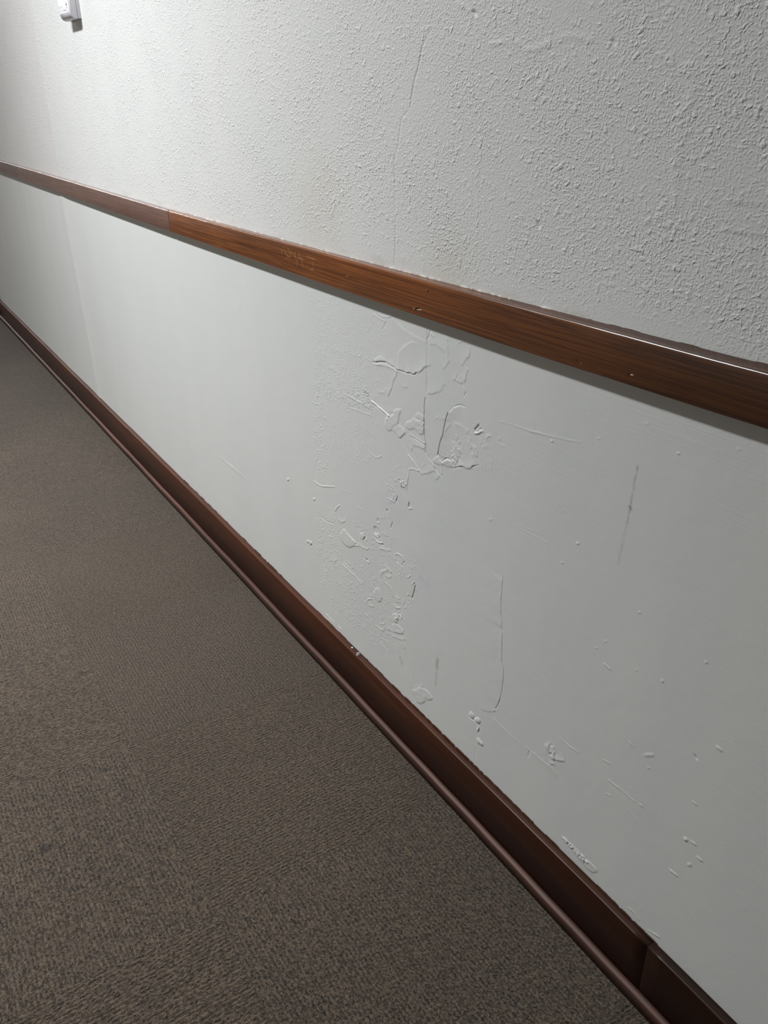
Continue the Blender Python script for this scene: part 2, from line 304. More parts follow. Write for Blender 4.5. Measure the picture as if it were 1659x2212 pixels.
('B',1.0,1.3,[-1.8658,0.3148,-1.8524,0.3196,-1.8538,0.3138,-1.8672,0.3089]),
('B',1.0,1.3,[-1.5146,0.4101,-1.5048,0.4138,-1.5055,0.409,-1.5153,0.4052]),
('B',1.0,1.3,[-1.4313,0.2894,-1.422,0.2936,-1.4225,0.2887,-1.4318,0.2844]),
('B',1.0,1.3,[-1.4177,0.2921,-1.4085,0.2963,-1.4091,0.2914,-1.4183,0.2871]),
('D',0.45,4.0,[-0.937,0.2742,-0.9383,0.2639,-0.9388,0.2549]),
('D',0.28,2.6,[-0.9388,0.2549,-0.9393,0.2423,-0.9403,0.2276,-0.9416,0.2134]),
('D',0.3,4,[-1.0571,0.2018,-1.0517,0.1932]),
('D',0.4,1.4,[-0.5633,0.7847,-0.5643,0.7658,-0.5652,0.7465,-0.5654,0.7308,-0.5672,0.7068]),
('D',0.16,2.0,[-0.5672,0.7068,-0.5692,0.6833,-0.5715,0.6513]),
('D',0.8,1.8,[-0.5662,0.7317,-0.5643,0.7289]),
('D',0.6,1.4,[-0.5653,0.7297,-0.5661,0.7264]),
('D',0.5,1.6,[-1.1759,0.3644,-1.1742,0.364]),
('D',0.5,1.6,[-1.3598,0.371,-1.3589,0.371]),
('D',0.5,1.5,[-1.0997,0.505,-1.0991,0.5026]),
('D',0.6,1.6,[-1.1371,0.4305,-1.1359,0.429]),
('R',0.75,24.0,[-3.275,0.86,-3.25,0.5,-3.225,0.12]),
('R',0.4,14.0,[-3.18,0.7,-3.15,0.12])]
UP = [('G',0.38,1.0,[-0.9813,1.2436,-1.0024,1.2234,-1.0104,1.2016,-1.0214,1.1821,-1.0299,1.1531,-1.0508,1.138,-1.0601,1.1071,-1.0697,1.0878]),
('G',0.5,1.0,[-1.0024,1.2234,-1.0104,1.2016,-1.0214,1.1821,-1.0299,1.1531]),
('G',0.55,1.0,[-1.0697,1.0878,-1.0673,0.9922,-1.0712,0.9357]),
('R',0.45,3,[-0.8593,1.2199,-0.8355,1.2211,-0.8102,1.2185]),
('R',0.4,3,[-0.7482,1.2196,-0.723,1.2199,-0.6948,1.2155]),
('R',0.45,3,[-0.8014,1.2122,-0.7775,1.211,-0.7591,1.218]),
('R',0.5,3,[-0.9245,1.2663,-0.8933,1.2539]),
('R',0.35,6,[-0.5644,1.1822,-0.5611,1.1585,-0.5698,1.1463,-0.5679,1.1215,-0.5664,1.0829,-0.5621,1.0677]),
('G',1.6,2.2,[-0.7584,1.03,-0.7559,1.0262]),
('G',1.5,2.0,[-0.8957,1.2553,-0.8909,1.253]),
('G',1.5,2,[-0.6674,1.2125,-0.6646,1.2107]),
('B',1.1,2.4,[-0.4744,1.0475,-0.471,1.048,-0.4694,1.0451,-0.4707,1.0432,-0.4741,1.0441]),
('B',1.0,2.4,[-0.4856,1.0481,-0.4813,1.0488,-0.4792,1.0451,-0.4809,1.0427,-0.4853,1.0438]),
('B',1.0,2.4,[-0.4918,1.0419,-0.4883,1.0425,-0.4866,1.0395,-0.488,1.0376,-0.4916,1.0385]),
('B',1.0,2.4,[-0.4906,1.0623,-0.4875,1.0628,-0.4859,1.06,-0.4872,1.0584,-0.4904,1.0592]),
('B',0.9,2.4,[-0.5054,1.0517,-0.5018,1.0522,-0.5001,1.0492,-0.5016,1.0473,-0.5052,1.0482]),
('B',0.7,2.4,[-0.5444,1.0594,-0.5402,1.06,-0.5383,1.0566,-0.5401,1.0545,-0.5443,1.0556]),
('B',0.7,2.4,[-0.5843,1.0561,-0.5791,1.0569,-0.5768,1.0528,-0.5791,1.0502,-0.5843,1.0515]),
('B',0.8,2.4,[-0.5725,1.0364,-0.5684,1.0371,-0.5666,1.0338,-0.5683,1.0318,-0.5724,1.0327]),
('B',0.8,2.4,[-0.5739,1.1039,-0.5696,1.1043,-0.5677,1.1009,-0.5695,1.099,-0.5738,1.1002]),
('B',0.8,2.4,[-0.5807,1.0665,-0.5762,1.0671,-0.5743,1.0636,-0.5762,1.0615,-0.5806,1.0626]),
('B',1.0,2.4,[-0.497,1.0966,-0.4947,1.0968,-0.4936,1.0949,-0.4945,1.0937,-0.4968,1.0944]),
('B',0.7,2.4,[-0.5549,1.0093,-0.5508,1.0101,-0.549,1.0068,-0.5507,1.0047,-0.5548,1.0055]),
('B',0.7,2.4,[-0.5053,1.0759,-0.5021,1.0763,-0.5006,1.0736,-0.5019,1.0719,-0.5052,1.0728]),
('B',0.7,2.4,[-0.5239,1.0789,-0.5211,1.0793,-0.5198,1.077,-0.521,1.0756,-0.5238,1.0764]),
('B',0.7,2.4,[-0.5754,1.0312,-0.5712,1.0319,-0.5694,1.0286,-0.5712,1.0265,-0.5754,1.0275]),
('B',0.6,2.4,[-0.5677,1.0514,-0.5636,1.052,-0.5618,1.0488,-0.5635,1.0467,-0.5676,1.0477]),
('B',0.6,2.4,[-0.5984,1.0495,-0.5937,1.0502,-0.5917,1.0466,-0.5937,1.0444,-0.5984,1.0454]),
('B',0.7,2.4,[-0.5374,1.1041,-0.5337,1.1045,-0.532,1.1015,-0.5335,1.0997,-0.5373,1.1008]),
('B',0.6,2.4,[-0.5723,1.0482,-0.5679,1.0489,-0.5659,1.0454,-0.5678,1.0432,-0.5723,1.0442]),
('R',1.6,9.0,[-3.235,0.95,-3.23,1.25,-3.22,1.6,-3.22,2.4])]

# ------------------------------------------------------------------ helpers
def setp(o, **kw):
    for k, v in kw.items():
        o[k] = v
    return o


def link(name, me, m=None, parent=None):
    o = bpy.data.objects.new(name, me)
    COL.objects.link(o)
    if m is not None:
        me.materials.append(m)
    if parent is not None:
        o.parent = parent
    return o


def from_bm(name, bm, m, parent=None, smooth=True):
    me = bpy.data.meshes.new(name)
    bmesh.ops.recalc_face_normals(bm, faces=bm.faces)
    bm.to_mesh(me)
    bm.free()
    if smooth:
        me.polygons.foreach_set('use_smooth', np.ones(len(me.polygons), bool))
    return link(name, me, m, parent)


def box_bm(x0, x1, y0, y1, z0, z1, bevel=0.0, seg=2):
    bm = bmesh.new()
    bmesh.ops.create_cube(bm, size=1.0)
    for v in bm.verts:
        v.co = ((x0 + x1) / 2 + v.co.x * (x1 - x0), (y0 + y1) / 2 + v.co.y * (y1 - y0), (z0 + z1) / 2 + v.co.z * (z1 - z0))
    if bevel:
        bmesh.ops.bevel(bm, geom=bm.edges[:], offset=bevel, segments=seg, affect='EDGES', profile=0.5)
    return bm


def grid_mesh(name, xs, zs, Y, attrs=None):
    """a wall sheet over the grid xs by zs; Y[i,j] is the height of the surface towards the room"""
    nx, nz = len(xs), len(zs)
    co = np.empty((nz, nx, 3), np.float32)
    co[..., 0] = xs[None, :]
    co[..., 1] = -Y
    co[..., 2] = zs[:, None]
    idx = np.arange(nx * nz, dtype=np.int32).reshape(nz, nx)
    q = np.stack([idx[:-1, :-1], idx[:-1, 1:], idx[1:, 1:], idx[1:, :-1]], -1).reshape(-1)
    nf = (nx - 1) * (nz - 1)
    me = bpy.data.meshes.new(name)
    me.vertices.add(nx * nz)
    me.vertices.foreach_set('co', co.reshape(-1))
    me.loops.add(nf * 4)
    me.loops.foreach_set('vertex_index', q)
    me.polygons.add(nf)
    me.polygons.foreach_set('loop_start', np.arange(0, nf * 4, 4, dtype=np.int32))
    me.polygons.foreach_set('use_smooth', np.ones(nf, bool))
    me.update(calc_edges=True)
    for k, a in (attrs or {}).items():
        at = me.attributes.new(k, 'FLOAT', 'POINT')
        at.data.foreach_set('value', a.astype(np.float32).reshape(-1))
    return me


def axis(*pieces):
    out = []
    for a, b, step in pieces:
        n = max(1, int(round((b - a) / step)))
        out.append(np.linspace(a, b, n, endpoint=False))
    out.append(np.array([pieces[-1][1]]))
    return np.concatenate(out)


def value_noise(X, Z, cell, seed):
    r = np.random.default_rng(seed)
    T = r.random((256, 256))
    u, v = X / cell, Z / cell
    iu, iv = np.floor(u).astype(int), np.floor(v).astype(int)
    fu, fv = u - iu, v - iv
    fu, fv = fu * fu * (3 - 2 * fu), fv * fv * (3 - 2 * fv)
    g = lambda a, b: T[(iu + a) & 255, (iv + b) & 255]
    return (g(0, 0) * (1 - fu) + g(1, 0) * fu) * (1 - fv) + (g(0, 1) * (1 - fu) + g(1, 1) * fu) * fv


def curve_through(P, closed=False, k=4):
    """Catmull-Rom points through P"""
    if len(P) < 3:
        return P
    Q = ([P[-1]] + P + [P[0], P[1]]) if closed else ([P[0]] + P + [P[-1]])
    out = []
    for i in range(1, len(Q) - 2):
        p0, p1, p2, p3 = (np.array(q) for q in Q[i - 1:i + 3])
        for t in np.arange(k) / k:
            out.append(tuple(0.5 * (2 * p1 + (p2 - p0) * t + (2 * p0 - 5 * p1 + 4 * p2 - p3) * t * t + (3 * p1 - p0 - 3 * p2 + p3) * t ** 3)))
    if not closed:
        out.append(P[-1])
    return out


def seg_dist(P, X, Z):
    """distance to the polyline, and the side (positive on the left of its travel)"""
    best = np.full(X.shape, 1e9)
    side = np.zeros(X.shape)
    along = np.zeros(X.shape)
    n = len(P) - 1
    for k in range(n):
        (ax, az), (bx, bz) = P[k], P[k + 1]
        dx, dz = bx - ax, bz - az
        L2 = dx * dx + dz * dz + 1e-12
        t = ((X - ax) * dx + (Z - az) * dz) / L2
        tc = np.clip(t, 0, 1)
        d = np.hypot(X - ax - tc * dx, Z - az - tc * dz)
        s = dx * (Z - az) - dz * (X - ax)
        m = d < best
        best[m] = d[m]
        side[m] = np.sign(s[m])
        along[m] = (k + t[m]) / n
    return best, side, along


def inside_poly(P, X, Z):
    ins = np.zeros(X.shape, bool)
    j = len(P) - 1
    for i in range(len(P)):
        (xi, zi), (xj, zj) = P[i], P[j]
        c = ((zi > Z) != (zj > Z)) & (X < (xj - xi) * (Z - zi) / (zj - zi + 1e-12) + xi)
        ins ^= c
        j = i
    return ins


def relief(xs, zs, feats):
    """surface relief in metres (and a dirt mask) from the list of cracks, flakes, blisters and rough spots"""
    H = np.zeros((len(zs), len(xs)))
    D = np.zeros_like(H)
    mm = 0.001
    for n, (kind, amp, wid, flat) in enumerate(feats):
        P = curve_through(list(zip(flat[0::2], flat[1::2])), kind in 'BN')
        pad = {'S': wid * 3.2, 'N': wid * 2.5, 'B': wid * 2}.get(kind, wid * 3) * mm + 0.003
        x0, x1 = min(p[0] for p in P) - pad, max(p[0] for p in P) + pad
        z0, z1 = min(p[1] for p in P) - pad, max(p[1] for p in P) + pad
        i0, i1 = np.searchsorted(xs, (x0, x1))
        j0, j1 = np.searchsorted(zs, (z0, z1))
        if i1 <= i0 or j1 <= j0:
            continue
        X, Z = np.meshgrid(xs[i0:i1], zs[j0:j1])
        # paint edges are never ruler-straight
        wob = 0.0016 if kind in 'SBN' else 0.0009
        Xw = X + wob * (value_noise(X, Z, 0.006, 5) - 0.5)
        Zw = Z + wob * (value_noise(X, Z, 0.006, 9) - 0.5)
        var = 0.6 + 0.8 * value_noise(X, Z, 0.012, n + 40)
        A, W = amp * mm, wid * mm
        if kind in 'RGD':
            d, s, t = seg_dist(P, Xw, Zw)
            p = np.exp(-(d / W) ** 2)
            if kind == 'D':
                D[j0:j1, i0:i1] = np.maximum(D[j0:j1, i0:i1], amp * np.exp(-(d / W) ** 2) * (0.25 + 1.1 * value_noise(X, Z, 0.0022, n + 7)))
            else:
                H[j0:j1, i0:i1] += (A if kind == 'R' else -1.35 * A) * p * var
        elif kind == 'S':
            d, s, t = seg_dist(P, Xw, Zw)
            s = s * np.sign(amp)
            e = np.clip((t + 0.02) / 0.14, 0, 1) * np.clip((1.02 - t) / 0.14, 0, 1)
            e = e * e * (3 - 2 * e)
            sd = d * s
            up = 1.0 / (1.0 + np.exp(-np.clip(sd / 0.00055, -40, 40)))
            H[j0:j1, i0:i1] += abs(A) * up * np.exp(-np.maximum(sd, 0) / W) * np.exp(-(d / (2.2 * W)) ** 2) * e * var
        else:
            d, s, t = seg_dist(P + [P[0]], Xw, Zw)
            sd = np.where(inside_poly(P, Xw, Zw), d, -d)
            if kind == 'B':
                k = np.clip((sd + 0.0006) / (1.7 * W), 0, 1)
                H[j0:j1, i0:i1] += 0.9 * A * np.sin(0.5 * math.pi * k) ** 0.8 * (0.85 + 0.3 * value_noise(X, Z, 0.004, n))
            else:
                k = np.clip((sd + W) / (2.5 * W), 0, 1)
                c = W * 1.0
                q = np.abs(value_noise(X, Z, c, n + 90) - 0.5) * 1.6 + 0.5 * value_noise(X, Z, c * 0.45, n + 91)
                gate = np.clip((value_noise(X, Z, c * 4, n + 92) - 0.42) * 3.0, 0, 1)
                H[j0:j1, i0:i1] += A * k * (q - 0.4) * gate * 1.3
    return H, D


# ------------------------------------------------------------------ materials
class Mat:
    def __init__(self, name, color=(0.8, 0.8, 0.8), rough=0.5, spec=0.5):
        self.m = bpy.data.materials.new(name)
        self.m.use_nodes = True
        self.nt = self.m.node_tree
        self.b = self.nt.nodes['Principled BSDF']
        self.b.inputs['Base Color'].default_value = (*color, 1)
        self.b.inputs['Roughness'].default_value = rough
        self.b.inputs['Specular IOR Level'].default_value = spec
        self._pos = None

    def n(self, kind, **kw):
        nd = self.nt.nodes.new(kind)
        for k, v in kw.items():
            setattr(nd, k, v)
        return nd

    def put(self, sock, v):
        if v is None:
            return
        if hasattr(v, 'is_linked') or isinstance(v, bpy.types.NodeSocket):
            self.nt.links.new(v, sock)
        else:
            sock.default_value = v

    @property
    def pos(self):
        if self._pos is None:
            self._pos = self.n('ShaderNodeTexCoord').outputs['Object']
        return self._pos

    def math(self, op, a, b=None, c=None, clamp=False):
        nd = self.n('ShaderNodeMath', operation=op, use_clamp=clamp)
        for i, v in enumerate((a, b, c)):
            self.put(nd.inputs[i], v)
        return nd.outputs[0]

    def scaled(self, s, vec=None, off=(0, 0, 0)):
        nd = self.n('ShaderNodeMapping')
        self.put(nd.inputs['Vector'], vec or self.pos)
        nd.inputs['Scale'].default_value = s
        nd.inputs['Location'].default_value = off
        return nd.outputs[0]

    def noise(self, vec, scale, detail=2.0, rough=0.5, dist=0.0):
        nd = self.n('ShaderNodeTexNoise')
        self.put(nd.inputs['Vector'], vec)
        nd.inputs['Scale'].default_value = scale
        nd.inputs['Detail'].default_value = detail
        nd.inputs['Roughness'].default_value = rough
        nd.inputs['Distortion'].default_value = dist
        return nd.outputs['Fac']

    def ramp(self, f, stops):
        nd = self.n('ShaderNodeValToRGB')
        self.put(nd.inputs[0], f)
        el = nd.color_ramp.elements
        while len(el) < len(stops):
            el.new(0.5)
        for e, (p, c) in zip(el, stops):
            e.position = p
            e.color = (c, c, c, 1) if isinstance(c, (int, float)) else (*c, 1)
        return nd.outputs[0]

    def mix(self, f, a, b, blend='MIX'):
        nd = self.n('ShaderNodeMix', data_type='RGBA', blend_type=blend)
        self.put(nd.inputs[0], f)
        self.put(nd.inputs[6], (*a, 1) if isinstance(a, tuple) else a)
        self.put(nd.inputs[7], (*b, 1) if isinstance(b, tuple) else b)
        return nd.outputs[2]

    def sep(self, vec=None):
        nd = self.n('ShaderNodeSeparateXYZ')
        self.put(nd.inputs[0], vec or self.pos)
        return nd.outputs

    def comb(self, x, y, z):
        nd = self.n('ShaderNodeCombineXYZ')
        for i, v in enumerate((x, y, z)):
            self.put(nd.inputs[i], v)
        return nd.outputs[0]

    def spot(self, p, r, soft=0.4):
        """1 inside a round patch centred on p, fading at its rim"""
        nd = self.n('ShaderNodeVectorMath', operation='DISTANCE')
        self.put(nd.inputs[0], self.pos)
        nd.inputs[1].default_value = p
        mr = self.n('ShaderNodeMapRange', interpolation_type='SMOOTHSTEP')
        self.put(mr.inputs[0], nd.outputs['Value'])
        mr.inputs[1].default_value = r
        mr.inputs[2].default_value = r * (1 - soft)
        mr.inputs[3].default_value = 0.0
        mr.inputs[4].default_value = 1.0
        return mr.outputs[0]

    def bump(self, h, dist, strength=1.0, prev=None):
        nd = self.n('ShaderNodeBump')
        nd.inputs['Strength'].default_value = strength
        nd.inputs['Distance'].default_value = dist
        self.put(nd.inputs['Height'], h)
        if prev is not None:
            self.put(nd.inputs['Normal'], prev)
        return nd.outputs[0]

    def color(self, v):
        self.put(self.b.inputs['Base Color'], v)

    def normal(self, v):
        self.put(self.b.inputs['Normal'], v)


def upper_paint():
    M = Mat('textured_wall_paint', rough=0.55, spec=0.35)
    # sprayed splatter: small soft-edged blobs, some long, some heavier ones between
    warp = M.noise(M.pos, 60, 2)
    v1 = M.n('ShaderNodeVectorMath', operation='ADD')
    M.put(v1.inputs[0], M.pos)
    wv = M.n('ShaderNodeVectorMath', operation='SCALE')
    nz = M.n('ShaderNodeTexNoise')
    M.put(nz.inputs['Vector'], M.pos)
    nz.inputs['Scale'].default_value = 110
    nz.inputs['Detail'].default_value = 1.0
    M.put(wv.inputs[0], nz.outputs['Color'])
    wv.inputs['Scale'].default_value = 0.005
    M.put(v1.inputs[1], wv.outputs[0])
    a = M.ramp(M.noise(v1.outputs[0], 360, 1.0, 0.5), [(0.46, 0.0), (0.74, 1.0)])
    b = M.ramp(M.noise(v1.outputs[0], 165, 0.5, 0.5), [(0.60, 0.0), (0.78, 1.0)])
    c = M.noise(M.pos, 420, 2.0, 0.6)
    patch = M.ramp(M.noise(M.pos, 9, 2), [(0.35, 0.45), (0.65, 1.0)])
    h = M.math('ADD', M.math('MULTIPLY', M.math('ADD', a, M.math('MULTIPLY', b, 1.3)), patch), M.math('MULTIPLY', c, 0.35))
    zz = M.ramp(M.math('DIVIDE', M.math('SUBTRACT', M.sep()[2], 0.93), 0.06), [(0.12, 0.25), (0.75, 1.0)])
    h = M.math('MULTIPLY', h, zz)
    M.normal(M.bump(h, 0.00060, 1.0))
    tone = M.ramp(M.noise(M.pos, 3.0, 3), [(0.3, (0.735, 0.745, 0.735)), (0.7, (0.765, 0.765, 0.755))])
    st = M.math('MULTIPLY', M.math('MAXIMUM', M.spot((-0.93, 0, 0.945), 0.10, 0.9), M.spot((-1.32, 0, 1.0), 0.16, 0.9)), M.math('MULTIPLY', M.noise(M.pos, 30, 3), 0.42))
    col = M.mix(st, tone, (0.62, 0.56, 0.42))
    # older, warmer paint beyond the tape seam
    col = M.mix(M.math('LESS_THAN', M.sep()[0], -3.238), col, (0.745, 0.73, 0.718))
    # grime right above the rail
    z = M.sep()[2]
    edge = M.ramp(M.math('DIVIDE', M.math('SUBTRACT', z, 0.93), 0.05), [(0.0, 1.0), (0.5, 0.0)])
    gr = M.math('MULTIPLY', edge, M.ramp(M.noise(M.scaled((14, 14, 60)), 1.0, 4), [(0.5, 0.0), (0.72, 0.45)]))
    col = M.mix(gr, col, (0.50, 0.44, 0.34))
    M.color(col)
    return M.m


def lower_paint():
    M = Mat('smooth_wall_paint', rough=0.42, spec=0.4)
    brush = M.noise(M.scaled((5, 1, 330)), 1.0, 3, 0.55)
    gate = M.ramp(M.noise(M.scaled((5, 1, 9), off=(3, 0, 1)), 1.0, 2), [(0.42, 0.25), (0.68, 1.0)])
    fine = M.noise(M.pos, 260, 3, 0.6)
    slow = M.noise(M.pos, 22, 2)
    h = M.math('ADD', M.math('MULTIPLY', M.math('MULTIPLY', brush, gate), 0.9), M.math('ADD', M.math('MULTIPLY', fine, 0.30), M.math('MULTIPLY', slow, 2.0)))
    M.normal(M.bump(h, 0.00022, 1.0))
    tone = M.ramp(M.noise(M.scaled((7, 1, 1.2)), 1.0, 3), [(0.3, (0.735, 0.755, 0.735)), (0.7, (0.765, 0.775, 0.755))])
    at = M.n('ShaderNodeAttribute', attribute_name='dirt')
    col = M.mix(M.math('MINIMUM', at.outputs['Fac'], 1.0), tone, (0.10, 0.065, 0.045))
    # thin bare, bluish patches in the worn paint
    bl = M.math('MAXIMUM', M.spot((-1.072, 0, 0.515), 0.055, 0.9), M.spot((-0.99, 0, 0.42), 0.06, 0.9))
    bl = M.math('MULTIPLY', bl, M.ramp(M.noise(M.pos, 45, 3), [(0.40, 0.0), (0.7, 0.7)]))
    col = M.mix(bl, col, (0.66, 0.67, 0.74))
    M.color(col)
    return M.m


def plain_paint(name, c, rough=0.6):
    M = Mat(name, c, rough, 0.3)
    M.normal(M.bump(M.noise(M.pos, 150, 2), 0.0008, 1.0))
    return M.m


def wood(name, dark, light, sheen_rough=0.28, grain=1.0, coat=0.35, seed=0.0, blotch=(0.5, 1.0), stretch=None):
    M = Mat(name, rough=sheen_rough + 0.15, spec=0.3)
    P = M.scaled((0.6, 55, 55), off=(seed, seed * 2.3, seed * 1.7))
    n1 = M.noise(P, 1.6, 4, 0.55, 0.6)
    rings = M.math('SINE', M.math('MULTIPLY', n1, 60.0 * grain))
    rings = M.ramp(M.math('MULTIPLY_ADD', rings, 0.5, 0.5), [(0.15, 0.0), (0.95, 1.0)])
    fib = M.noise(M.scaled((9, 700, 700), off=(seed, 0, 0)), 1.0, 3, 0.6)
    f = M.math('ADD', M.math('MULTIPLY', rings, 0.30), M.math('MULTIPLY', fib, 0.75))
    col = M.mix(M.ramp(f, [(0.2, 0.0), (0.95, 1.0)]), dark, light)
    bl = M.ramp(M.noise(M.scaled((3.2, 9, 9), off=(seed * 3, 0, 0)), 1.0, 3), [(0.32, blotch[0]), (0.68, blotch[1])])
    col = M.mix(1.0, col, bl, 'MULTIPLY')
    if stretch is not None:      # a stretch where the board's colour darkens towards its near end
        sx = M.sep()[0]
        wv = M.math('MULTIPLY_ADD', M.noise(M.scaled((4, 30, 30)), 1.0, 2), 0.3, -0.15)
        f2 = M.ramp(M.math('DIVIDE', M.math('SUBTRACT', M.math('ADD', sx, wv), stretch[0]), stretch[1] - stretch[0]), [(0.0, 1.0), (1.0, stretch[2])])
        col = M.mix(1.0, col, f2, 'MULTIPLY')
    M.color(col)
    M.b.inputs['Coat Weight'].default_value = coat
    M.b.inputs['Coat Roughness'].default_value = sheen_rough
    rr = M.math('MULTIPLY_ADD', M.noise(M.scaled((6, 80, 80)), 1.0, 3), 0.22, sheen_rough - 0.03)
    M.put(M.b.inputs['Coat Roughness'], rr)
    hb = M.math('ADD', M.math('MULTIPLY', f, 0.35), M.math('MULTIPLY', M.noise(M.scaled((12, 120, 120)), 1.0, 2), 0.6))
    nb = M.bump(hb, 0.0004, 1.0)
    M.normal(nb)
    M.put(M.b.inputs['Coat Normal'], M.bump(M.noise(M.scaled((20, 140, 140)), 1.0, 2), 0.0003, 1.0))
    return M


TILE = 0.4555
TX, TY = -0.885, -0.0155


def carpet():
    M = Mat('ribbed_carpet_tile', rough=0.95, spec=0.08)
    x, y, z = M.sep()
    u = M.math('DIVIDE', M.math('SUBTRACT', x, TX), TILE)
    v = M.math('DIVIDE', M.math('SUBTRACT', y, TY), TILE)
    iu, iv = M.math('FLOOR', u), M.math('FLOOR', v)
    par = M.math('MODULO', M.math('ADD', M.math('ADD', iu, iv), 101.0), 2.0)
    par = M.math('GREATER_THAN', par, 0.5)          # quarter-turned tiles
    inv = M.math('SUBTRACT', 1.0, par)
    # a runs along the ribs, b across them
    a = M.math('ADD', M.math('MULTIPLY', x, inv), M.math('MULTIPLY', y, par))
    b = M.math('ADD', M.math('MULTIPLY', y, inv), M.math('MULTIPLY', x, par))
    tid = M.math('ADD', M.math('MULTIPLY', iu, 7.13), M.math('MULTIPLY', iv, 3.7))
    wav = M.math('MULTIPLY', M.math('SUBTRACT', M.noise(M.comb(M.math('MULTIPLY', a, 30.0), M.math('MULTIPLY', b, 60.0), tid), 1.0, 2), 0.5), 0.007)
    bw = M.math('ADD', b, wav)
    rib = M.math('MULTIPLY_ADD', M.math('SINE', M.math('MULTIPLY', bw, 2 * math.pi / 0.0070)), 0.5, 0.5)
    loop = M.noise(M.comb(M.math('MULTIPLY', a, 190.0), M.math('MULTIPLY', b, 270.0), tid), 1.0, 2.0, 0.6)
    loop = M.ramp(loop, [(0.30, 0.0), (0.66, 1.0)])
    yarn = M.noise(M.pos, 520, 2, 0.65)
    h = M.math('ADD', M.math('ADD', M.math('MULTIPLY', rib, 0.25), M.math('MULTIPLY', loop, 0.72)), M.math('MULTIPLY', yarn, 0.6))
    M.normal(M.bump(h, 0.0028, 1.0))
    f = M.ramp(M.math('MULTIPLY', h, 0.62), [(0.22, 0.0), (0.82, 1.0)])
    col = M.mix(f, (0.017, 0.0122, 0.0088), (0.166, 0.123, 0.088))
    pit = M.ramp(M.noise(M.comb(M.math('MULTIPLY', a, 260.0), M.math('MULTIPLY', b, 420.0), tid), 1.0, 1.0, 0.5), [(0.34, 0.30), (0.42, 1.0)])
    col = M.mix(1.0, col, pit, 'MULTIPLY')
    fleck = M.ramp(M.noise(M.pos, 480, 1.0, 0.5), [(0.66, 0.0), (0.76, 0.5)])
    col = M.mix(fleck, col, (0.30, 0.245, 0.19))
    heather = M.ramp(M.noise(M.pos, 38, 3, 0.6), [(0.35, (0.93, 0.93, 0.95)), (0.65, (1.04, 1.02, 0.98))])
    col = M.mix(1.0, col, heather, 'MULTIPLY')
    worn = M.ramp(M.noise(M.pos, 2.2, 3), [(0.35, 0.90), (0.65, 1.06)])
    col = M.mix(1.0, col, worn, 'MULTIPLY')
    tile_tone = M.n('ShaderNodeTexWhiteNoise', noise_dimensions='1D')
    M.put(tile_tone.inputs['W'], tid)
    col = M.mix(1.0, col, M.ramp(tile_tone.outputs['Value'], [(0.0, 0.975), (1.0, 1.02)]), 'MULTIPLY')
    # black spill mark with a few droplets beside it
    rag = M.ramp(M.noise(M.pos, 260, 2), [(0.30, 0.35), (0.6, 1.0)])
    s = M.math('MAXIMUM', M.spot((-1.168, -0.672, 0), 0.016, 0.7), M.math('MULTIPLY', M.math('MAXIMUM', M.spot((-1.155, -0.650, 0), 0.009, 0.8), M.spot((-1.178, -0.655, 0), 0.006, 0.8)), 0.6))
    col = M.mix(M.math('MULTIPLY', M.math('MULTIPLY', s, rag), 0.8), col, (0.016, 0.014, 0.013))
    # seams between the tiles
    fu, fv = M.math('FRACT', u), M.math('FRACT', v)
    du = M.math('MINIMUM', fu, M.math('SUBTRACT', 1.0, fu))
    dv = M.math('MINIMUM', fv, M.math('SUBTRACT', 1.0, fv))
    seam = M.ramp(M.math('MINIMUM', du, dv), [(0.0, 0.86), (0.004, 1.0)])
    col = M.mix(1.0, col, seam, 'MULTIPLY')
    M.color(col)
    M.b.inputs['Sheen Weight'].default_value = 0.15
    M.b.inputs['Sheen Roughness'].default_value = 0.6
    return M.m


M_UP, M_LOW = upper_paint(), lower_paint()
M_FAR, M_CEIL = plain_paint('far_wall_paint', (0.34, 0.32, 0.295)), plain_paint('ceiling_paint', (0.74, 0.74, 0.72), 0.9)
M_END = plain_paint('dark_end_wall', (0.10, 0.085, 0.075))
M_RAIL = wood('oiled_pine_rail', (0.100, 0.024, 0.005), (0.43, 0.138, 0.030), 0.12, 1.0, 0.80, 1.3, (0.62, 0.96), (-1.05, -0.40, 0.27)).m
M_RAIL2 = wood('dull_brown_rail', (0.120, 0.058, 0.042), (0.26, 0.130, 0.098), 0.16, 0.8, 0.9, 4.1, (0.8, 1.05)).m
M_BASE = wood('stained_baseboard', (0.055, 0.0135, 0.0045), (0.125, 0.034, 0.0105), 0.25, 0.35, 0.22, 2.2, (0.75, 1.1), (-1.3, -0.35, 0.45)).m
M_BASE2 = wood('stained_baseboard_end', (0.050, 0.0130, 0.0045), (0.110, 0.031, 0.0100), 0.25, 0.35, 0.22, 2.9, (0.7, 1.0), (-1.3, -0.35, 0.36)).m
M_SHOE = wood('stained_shoe_moulding', (0.070, 0.031, 0.022), (0.125, 0.056, 0.040), 0.42, 0.3, 0.18, 3.7, (0.8, 1.1)).m
M_CARPET = carpet()
M_BARE = Mat('bare_wood', (0.62, 0.42, 0.27), 0.7, 0.2).m
M_SCRATCH = Mat('scratched_wood', (0.46, 0.24, 0.115), 0.6, 0.3).m
M_HOLE = Mat('dark_hole', (0.02, 0.009, 0.005), 0.8, 0.1).m
M_PLASTIC = Mat('white_plastic', (0.80, 0.79, 0.83), 0.35, 0.5).m
M_PLASTIC2 = Mat('grey_white_plastic', (0.66, 0.65, 0.70), 0.4, 0.5).m
M_MARK = Mat('dark_print', (0.05, 0.05, 0.06), 0.6, 0.3).m
M_GREY = Mat('grey_print', (0.33, 0.33, 0.37), 0.6, 0.3).m
M_CHIP = Mat('plaster_crumb', (0.80, 0.77, 0.74), 0.8, 0.2).m


